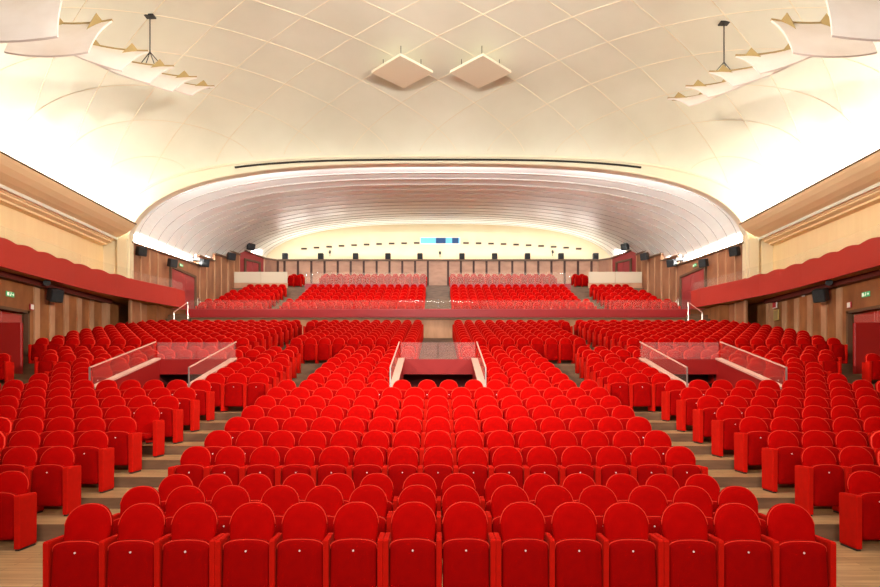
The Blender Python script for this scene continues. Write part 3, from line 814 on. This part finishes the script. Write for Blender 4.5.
for s, run_ in ((1, R), (-1, Lft)):
    for k, (fi, ni, w, rise, fwd) in enumerate(run_):
        a = at(*fi); b = at(*ni)
        c = a+Vector((s*w, -fwd, rise)); d = b+Vector((s*w, -fwd, rise+(.55 if k > 1 else 0)))
        cen = (a+b+c+d)/4
        side = 'right' if s > 0 else 'left'
        t = thing('ceiling_reflector', cen, '%s hanging white sound reflector panel, %s in the %s run' % ('large tan' if k < 2 else 'curved', pos[k], side), 'reflector', 'hanging sound reflectors')
        nu, nv = 10, 8; gridt = []; gridb = []
        nrm = (c-a).cross(b-a).normalized()
        if nrm.y > 0: nrm = -nrm                # the shell faces the stage
        for i in range(nv+1):
            v = i/nv; rt = []; rbm = []
            for j in range(nu+1):
                u = j/nu
                p = (a*(1-u)+c*u)*(1-v)+(b*(1-u)+d*u)*v
                p = p+nrm*(.09*4*v*(1-v))+Vector((0,0,-.10*4*u*(1-u)))-cen
                rbm.append(tuple(p)); rt.append(tuple(p-nrm*.045))
            gridt.append(rt); gridb.append(rbm)
        sh = MB(); sh.grid(gridb); sh.grid(gridt)
        n1 = nu+1; N = (nv+1)*n1
        for j in range(nu):
            sh.f.append((j, N+j, N+j+1, j+1)); sh.m.append(0)
            q = nv*n1; sh.f.append((q+j, q+j+1, N+q+j+1, N+q+j)); sh.m.append(0)
        for i in range(nv):
            sh.f.append((i*n1, (i+1)*n1, N+(i+1)*n1, N+i*n1)); sh.m.append(0)
            q = nu; sh.f.append((i*n1+q, N+i*n1+q, N+(i+1)*n1+q, (i+1)*n1+q)); sh.m.append(0)
        obj('shell', sh, M['refl'], parent=t, smooth=False)
        # wooden edge batten along the far edge and triangular stiffeners
        eb = MB()
        pts = [tuple((Vector(gridt[0][j])+Vector(gridb[0][j]))/2+Vector((0,0,.035))) for j in range(nu+1)]
        eb.tube(pts, .04, 4); obj('edge_batten', eb, M['bracket'], parent=t)
        for u in (.25, .72):
            p0 = Vector(gridt[0][int(u*nu)]); p1 = Vector(gridt[5][int(u*nu)])
            tb = MB(); up = Vector((0, .04, .36 if k > 1 else .42)); sx = (c-a).normalized()*.03
            tri = [p0, p1, (p0*.75+p1*.25)+up]
            wv = (c-a).normalized()
            vs = [q-wv*.22 for q in tri[:1]]+[p0+wv*.22, p0+up*.9+(p1-p0)*.1, p1]
            tb.add([tuple(q) for q in vs], [(0,1,2),(1,3,2),(0,2,3),(0,3,1)])
            obj('stiffener', tb, M['bracket'], parent=t)
# hanger rods
for s, (px, p0, p1) in ((-1, (150, 15.5, 52)), (1, (724, 22.5, 62))):
    Y = 15.0
    while at(px, p0, Y).z < vault_z(at(px, p0, Y).x, Y): Y += .02
    a = at(px, p0, Y); b = at(px, p1, Y)
    t = thing('hanger_rod', a, 'thin dark rod hanging from the %s ceiling above the reflectors' % ('left' if s < 0 else 'right'), 'rod', 'reflector hanger rods')
    g = MB(); g.tube([(0,0,0), tuple(b-a)], .022, 6); obj('rod', g, M['board'], parent=t)
    g = MB(); g.bbox((0,0,-.03), (.35, .25, .06), b=.01); obj('ceiling_plate', g, M['board'], parent=t)
    g = MB()
    for dx in (-.35, -.15, .15, .35): g.tube([tuple(b-a), tuple(b-a+Vector((dx, 0, -.42-.05*s*dx)))], .016, 5)
    obj('spreader', g, M['board'], parent=t)
# two square panels hung under the crown of the vault
for s, lab in ((-1, 'left of the two square cream panels hung under the ceiling centre'), (1, 'right of the two square cream panels hung under the ceiling centre')):
    c = Vector((.14+s*1.66, 24.85, 13.22+CH))
    t = thing('ceiling_panel', c, lab, 'panel', 'square ceiling panels')
    g = MB(); h = 1.30; g.zprism([(-h,0),(0,-h),(h,0),(0,h)], 0, .10); obj('panel_board', g, M['ring'], parent=t)
    for dx, dy in ((-.8, 0), (.8, 0), (0, .8), (0, -.8)):
        g = MB(); g.tube([(dx, dy, .1), (dx, dy, vault_z(c.x+dx, c.y+dy)-c.z)], .015, 5); obj('hanger', g, M['board'], parent=t)

# ------------------------------------------------------------------ speakers, lamps, signs
def speaker(p, rz, tilt, size, lab, group, bracket=None):
    w, d, h = size
    t = thing('loudspeaker', p, lab, 'speaker', group, rz)
    R_ = Matrix.Rotation(tilt, 3, 'X')
    c = MB(); c.bbox((0,0,h/2), (w, d, h), b=.03); me = obj('cabinet', c, M['black'], parent=t); me.rotation_euler = (tilt, 0, 0)
    g = MB(); g.bbox((0,-d/2-.012,h/2), (w*.9, .03, h*.9), b=.008); me = obj('grille', g, M['grille'], parent=t); me.rotation_euler = (tilt, 0, 0)
    if bracket:
        g = MB(); g.beam((0, d*.3, h*.5), bracket, .05, .05); obj('bracket', g, M['black'], parent=t)
    return t
RX = [288, 322, 356, 388, 420, 462, 494.5, 527, 559.5, 592.5]
names = ['first', 'second', 'third', 'fourth', 'fifth', 'sixth', 'seventh', 'eighth', 'ninth', 'tenth']
for i, px in enumerate(RX):
    x = (px-438)*47.3/F; y = rear_y(x)
    z = CH+(385-261)*y/F+.11
    speaker((x, y, z), 0, 0, (.44, .3, .5), '%s black box speaker from left on the rear wall ledge' % names[i], 'speakers on the rear ledge')
def wallspk(px, py, Y, s, lab, sz=(.5, .38, .5)):
    p = at(px, py, Y); p.z -= sz[2]/2
    speaker(p, s*-.9, .22, sz, lab, 'wall mounted speakers', (0, .45, sz[2]*.55))
for s in (-1, 1):
    sd = 'left' if s < 0 else 'right'
    m_ = (lambda x: x) if s > 0 else (lambda x: 876-x)
    wallspk(m_(735), 251.5, 30.2, s, 'black wall speaker beside the %s arch pier' % sd, (.44, .36, .46))
    wallspk(m_(704), 263, 33.2, s, 'black wall speaker above the %s gallery door' % sd, (.44, .36, .46))
    wallspk(m_(672), 263, 37.6, s, 'black wall speaker on the %s gallery wall corner past the door' % sd)
    wallspk(m_(645), 256.5, 41.4, s, 'black wall speaker on the %s wall, second nearest the rear corner' % sd)
    wallspk(m_(625.5), 246.8, 43.4, s, 'black wall speaker over the %s rear corner door' % sd)
    p = at(m_(822), 295, 25.0); p.x = s*16.35; p.z -= .28
    speaker(p, -s*1.0, .3, (.50, .42, .56), 'black speaker hung under the %s balcony' % sd, 'speakers under the balconies', (0, .42, .3))
    # spotlight above it on the beam
    q = at(m_(832), 282, 24.3); q.x = s*16.2; 
    t = thing('spotlight', q, 'black spotlight fixed under the %s balcony soffit' % sd, 'spotlight', 'spotlights under the balconies', -s*.6)
    g = MB(); g.tube([(0, .25, .04), (0, -.2, -.05)], .13, 12); obj('lamp_body', g, M['black'], parent=t)
    g = MB(); g.tube([(0, -.19, -.05), (0, -.21, -.055)], .10, 12); obj('lens', g, M['grille'], parent=t)
    g = MB(); g.beam((0, 0, .0), (0, 0, 4.31+CH-q.z), .08, .04); obj('yoke', g, M['black'], parent=t)
    # small uplight behind the ledge
    q = at(m_(680), 261.5, 37.4)
    t = thing('floodlight', q, 'small grey floodlight on the %s gallery wall ledge' % sd, 'floodlight', 'ledge floodlights', -s*.8)
    g = MB(); g.bbox((0,0,.16), (.5,.22,.3), b=.03); obj('housing', g, M['black'], parent=t)
    g = MB(); g.bbox((0,-.12,.16), (.4,.02,.2)); obj('glass_front', g, M['white'], parent=t)
    # exit signs : over the door below and over the gallery door
    y = 22.98; z = CH+(385-294.3)*y/F
    def exit_sign(loc, ry, w, h, lab, grp):
        t = thing('exit_sign', loc, lab, 'sign', grp, ry)
        g = MB(); g.bbox((0,0,0), (w, .04, h), b=.006); obj('sign_box', g, M['green'], parent=t)
        f = MB(); y_ = -.024
        # pale door shape, running figure and arrow
        f.box(-w*.44, -w*.2, y_-.002, y_, -h*.32, h*.32)
        f.add([(-w*.1, y_, -h*.3), (w*.02, y_, -h*.3), (w*.1, y_, h*.12), (w*.0, y_, h*.12)], [(0,1,2,3)])
        f.box(w*.01, w*.09, y_-.002, y_, h*.18, h*.36)
        f.add([(w*.2, y_, -h*.08), (w*.32, y_, -h*.08), (w*.32, y_, -h*.3), (w*.45, y_, 0), (w*.32, y_, h*.3), (w*.32, y_, h*.08), (w*.2, y_, h*.08)], [(0,1,2,3,4,5,6)])
        obj('pictogram', f, M['signwhite'], parent=t)
    exit_sign((s*16.76, y, z), -s*PI/2, .42, .2, 'green exit sign above the %s door under the balcony' % sd, 'exit signs')
    a, b = segR[0][0], segR[0][1]
    dv = (b-a); ang = math.atan2(dv.y, dv.x*s)
    for tt, ww in ((.66, .42),):
        p = a.lerp(b, tt); loc = Vector((p.x*s-s*.1, p.y-.02, 7.17+CH))
        exit_sign(loc, ang+(PI if s > 0 else 0), ww, .18, 'green exit sign above the %s gallery door' % sd, 'gallery exit signs')
    # white detector boxes and notices
    def board(nm, px, py, w, h, m1, lab, cat, grp, frame=None):
        Y = 16.74*F/abs(px-438); p = at(px, py, Y); p.x = s*16.73
        t = thing(nm, p, lab, cat, grp, -s*PI/2)
        g = MB(); g.bbox((0,0,0), (w, .05, h), b=.005); obj('plate', g, m1 if frame is None else frame, parent=t)
        g = MB(); g.bbox((0,-.03,0), (w*.78, .015, h*.84)); obj('face', g, m1, parent=t)
    board('alarm_sounder', m_(785) if s > 0 else 92, 298 if s < 0 else 305, .3, .24, M['white'], 'small white box on the %s wall high up near the beam' % sd, 'alarm', 'white wall boxes') if s < 0 else \
        board('alarm_sounder', 803.5, 294, .18, .24, M['white'], 'small white box on the right wall high up near the beam', 'alarm', 'white wall boxes')
    board('fire_sign', 107.3 if s < 0 else 775, 305 if s < 0 else 304.5, .36, .36, M['signred'], 'small red and white fire notice near the rear end of the %s wall' % sd, 'sign', 'fire notices', M['white'])
    board('notice_board', 106 if s < 0 else 776.5, 315.5 if s < 0 else 315, .42, .52, M['board'] if s < 0 else M['bracket'], ('dark' if s < 0 else 'brass coloured')+' framed notice below the fire sign on the %s wall' % sd, 'notice', 'framed notices', M['steel'] if s < 0 else M['brass'])
    board('door_notice', 31.5 if s < 0 else 849.5, 307 if s < 0 else 305, .22, .24, M['white'], 'small white notice beside the %s door under the balcony' % sd, 'notice', 'door notices', M['signred'])
    # handrails of the gallery stairs
    t = thing('stair_handrail', (s*14.3, 31.2, FZ[27]), 'slim steel handrail beside the %s gallery stairs' % sd, 'handrail', 'gallery stair handrails')
    g = MB(); g.tube([(s*-.3, -.1, 1.45), (s*-.4, 1.4, 2.2)], .022); obj('rail', g, M['pinkcap'], parent=t)
    for yy, xx, z0, z1 in ((-.1, -.3, .0, 1.45), (1.4, -.4, 1.2, 2.2)):
        g = MB(); g.tube([(s*xx, yy, z0), (s*xx, yy, z1)], .025); obj('post', g, M['steel'], parent=t)
    # stanchions on the gallery side stair
    t = thing('stair_guardrail', (s*15.05, 36.4, UZ[1]), 'low dark red guard rail by the %s gallery wall steps' % sd, 'handrail', 'gallery guard rails')
    g = MB(); g.tube([(s*-.3, 0, .85), (s*.3, 1.1, 1.2)], .03); obj('rail', g, M['doorcrimson'], parent=t)
    for xx, yy, z1 in ((-.3, 0, .85), (.3, 1.1, 1.2)):
        g = MB(); g.tube([(s*xx, yy, -.0), (s*xx, yy, z1)], .022); obj('post', g, M['steel'], parent=t)

# projection window and ports in the rear wall
w = bpy.data.objects.new('window_1', None); COL.objects.link(w); w.location = (.18, 48.22, CH+(385-240.7)*48.22/F); tag(w, kind='structure')
fw = 3.2; fh = .46
g = MB(); g.box(-fw/2-.06, fw/2+.06, -.05, .02, -fh/2-.08, -fh/2); g.box(-fw/2-.06, fw/2+.06, -.05, .02, fh/2, fh/2+.05); g.box(-fw/2-.08, -fw/2, -.05, .02, -fh/2, fh/2); g.box(fw/2, fw/2+.06, -.05, .02, -fh/2, fh/2)
obj('window_frame', g, M['white'], parent=w)
for a, b, mm in ((-1.6, -.35, 'skyblue'), (-.35, .45, 'navy'), (.45, .98, 'skyblue'), (.98, 1.5, 'navy'), (1.5, 1.6, 'skyblue')):
    g = MB(); g.box(a, b, -.03, -.0, -fh/2, fh/2); obj('window_pane', g, M[mm], parent=w)
px_l = [304+12.52*i for i in range(10)]; px_r = [466+12.52*i for i in range(10)]
for i, px in enumerate(px_l+px_r):
    py = 242.8+5.9*((px-441)/137)**2
    p = at(px, py, 48.2)
    t = thing('wall_slot', p, 'small dark slot in the cream rear wall, %s of those %s of the blue window' % (names[i % 10], 'left' if i < 10 else 'right'), 'slot', 'dark slots in the rear wall')
    g = MB(); g.bbox((0, 0, 0), (.46, .10, .13), b=.01); obj('slot_frame', g, M['edge'], parent=t)
    g = MB(); g.bbox((0, -.05, 0), (.38, .02, .07)); obj('slot_opening', g, M['board'], parent=t)
for px, py, lab in ((330, 252.6, 'left'), (440, 253.5, 'centre'), (552.5, 252.3, 'right')):
    t = thing('wall_spotlight', at(px, py, 48.15), 'tiny black lamp on the %s of the cream rear wall' % lab, 'lamp', 'tiny lamps on the rear wall')
    g = MB(); g.tube([(0,0,.12),(0,-.12,-.05)], .09, 8); obj('lamp_head', g, M['black'], parent=t)
    g = MB(); g.beam((0,0,-.3),(0,0,.05), .04, .04); obj('arm', g, M['black'], parent=t)
for px, py, Y, lab in ((213.5, 194, 36, 'left'), (665, 191.5, 36, 'right')):
    p = at(px, py, Y)
    t = thing('ceiling_spotlight', p, 'small black spot lamp under the %s of the gallery ceiling' % lab, 'lamp', 'gallery ceiling spot lamps')
    g = MB(); g.tube([(-.14,0,-.03),(.14,-.1,.05)], .07, 8); obj('lamp_head', g, M['black'], parent=t)
    _, ww, bb_, hh, nn = sec_at(Y); zz = bb_+CH+(hh-bb_)*(1-(abs(p.x)/ww)**nn)**(1/nn)
    g = MB(); g.beam((0,0,0),(0,0,max(.1, zz-p.z)), .04, .04); obj('stem', g, M['black'], parent=t)

# step lights down the middle gallery aisle and the side aisles
for k in range(7):
    t = thing('step_light', (0.02, UY[k]-.86, UZ[k]-.26), 'small dark step light in the %s riser of the central gallery aisle' % ORD[k], 'step light', 'gallery step lights')
    g = MB(); g.bbox((0,0,0), (.16,.03,.09), b=.005); obj('housing', g, M['board'], parent=t)
    g = MB(); g.bbox((0,-.017,0), (.05,.01,.03)); obj('lens', g, M['tag'], parent=t)
for s in (-1, 1):
    for k in range(4, 15):
        x = s*(4.35 if k < 11 else 3.9)
        t = thing('step_light', (x, RY[k]-.014, FZ[k]-.10), 'small dark step light in the %s riser of the %s aisle' % (ORD[k-4], 'left' if s < 0 else 'right'), 'step light', 'aisle step lights')
        g = MB(); g.bbox((0,0,0), (.13,.03,.06), b=.005); obj('housing', g, M['board'], parent=t)
        g = MB(); g.bbox((0,-.017,0), (.04,.01,.02)); obj('lens', g, M['tag'], parent=t)

# ------------------------------------------------------------------ lights
def area(name, loc, rot, sx, sy, power, col, spread=180):
    l = bpy.data.lights.new(name, 'AREA'); l.shape = 'RECTANGLE'; l.size = sx; l.size_y = sy; l.energy = power; l.color = col
    l.spread = math.radians(spread)
    o = bpy.data.objects.new(name, l); COL.objects.link(o); o.location = loc; o.rotation_euler = rot
    return o
def aim(o, d):
    o.rotation_euler = Vector(d).to_track_quat('-Z', 'Y').to_euler()
K = 1.0
for s in (-1, 1):     # cove tubes lying in the cornice trough
    o = area('cove_light', (s*15.42, 18.5, 7.80+CH), (0,0,0), .18, 20.8, 700*K, (.95, .99, 1.0))
    o.rotation_euler = (0, PI+s*.7, 0)
    # gallery cove lamps behind each saw-tooth
    for a, b, _z in segR[:5]:
        c = a.lerp(b, .5); d = Vector((b.x-a.x, b.y-a.y)); L = d.length
        o = area('gallery_cove_light', ((c.x+.32)*s, c.y+.1, (a.z+b.z)/2-.05), (0,0,0), .2, L*.9, 260*L*K, (.97, .98, 1.0), 112)
        o.rotation_euler = (0, PI+s*1.05, -math.atan2(d.x*s, d.y))
o = area('rear_cove_light', (0, 47.8, 9.95+CH), (PI-.0, 0, 0), 24, .2, 620*K, (1, .96, .88)); aim(o, (0, -1, .8))
# added lamps hidden behind the arch crest to fill the gallery vault
def strip(name, p, q, w, power, col):       # strip lamp from p to q facing the rear of the hall
    p = Vector(p); q = Vector(q); x = (q-p).normalized(); z = Vector((0, -1, .1)).normalized(); y = z.cross(x).normalized(); z = x.cross(y)
    o = area(name, (p+q)/2, (0,0,0), (q-p).length, w, power, col)
    o.rotation_euler = Matrix((x, y, z)).transposed().to_euler()
strip('arch_fill', (-6, 29.95, 11.4+CH), (6, 29.95, 11.4+CH), .1, 900, (.95, .98, 1.0))
for s in (-1, 1):
    strip('arch_fill', (s*6.3, 29.95, 11.36+CH), (s*10.8, 29.95, 10.82+CH), .1, 330, (.95, .98, 1.0))
    strip('arch_fill', (s*11.2, 29.95, 10.68+CH), (s*13.6, 29.95, 9.9+CH), .1, 100, (.95, .98, 1.0))
# added fill lamps, unseen overhead and behind the camera
o = area('overhead_fill', (0, 3.0, 14.0), (0,0,0), 8, 1.5, 560*K, (1, .96, .9), 94); aim(o, (0, 1, -1.1))  # added lamp above the front rows, brightens seats and treads
o = area('front_fill', (0, -3.0, 6.5), (0,0,0), 9, 1.2, 300*K, (1, .96, .9), 110); aim(o, (0, 1, -.45))  # added lamp behind the camera, lifts the front rows
o = area('ceiling_fill', (0, 6.0, 11.0), (0,0,0), 8, .8, 700*K, (1, .96, .88), 88); aim(o, (0, 1, .55))  # added lamp hanging free, brightens the middle of the vault
for s in (-1, 1):    # added side fill lamps, out of view, throwing across the hall
    o = area('side_fill', (s*11.0, 2.0, 8.6), (0,0,0), 1.2, 1.2, 760*K, (1, .93, .82), 66); aim(o, (-s*27.5, 23, .6))
wd = bpy.data.worlds.new('World'); SC.world = wd; wd.use_nodes = True
bg = wd.node_tree.nodes['Background']; bg.inputs[0].default_value = (1, .93, .84, 1); bg.inputs[1].default_value = .12

# ------------------------------------------------------------------ camera
cam = bpy.data.cameras.new('camera'); cam.sensor_width = 36; cam.lens = 24
cam.shift_x = (440-438)/880; cam.shift_y = (385-293.5)/880
cam.clip_end = 200
co = bpy.data.objects.new('camera', cam); COL.objects.link(co); co.location = (0, 0, CH); co.rotation_euler = (PI/2, 0, 0)
SC.camera = co
SC.view_settings.view_transform = 'Standard'; SC.view_settings.look = 'None'; SC.view_settings.gamma = 1; SC.view_settings.exposure = 0.43
SC.view_settings.use_curve_mapping = False
SC.cycles.use_denoising = True
SC.cycles.max_bounces = 10; SC.cycles.diffuse_bounces = 6; SC.cycles.transparent_max_bounces = 16
SC.cycles.sample_clamp_indirect = 8
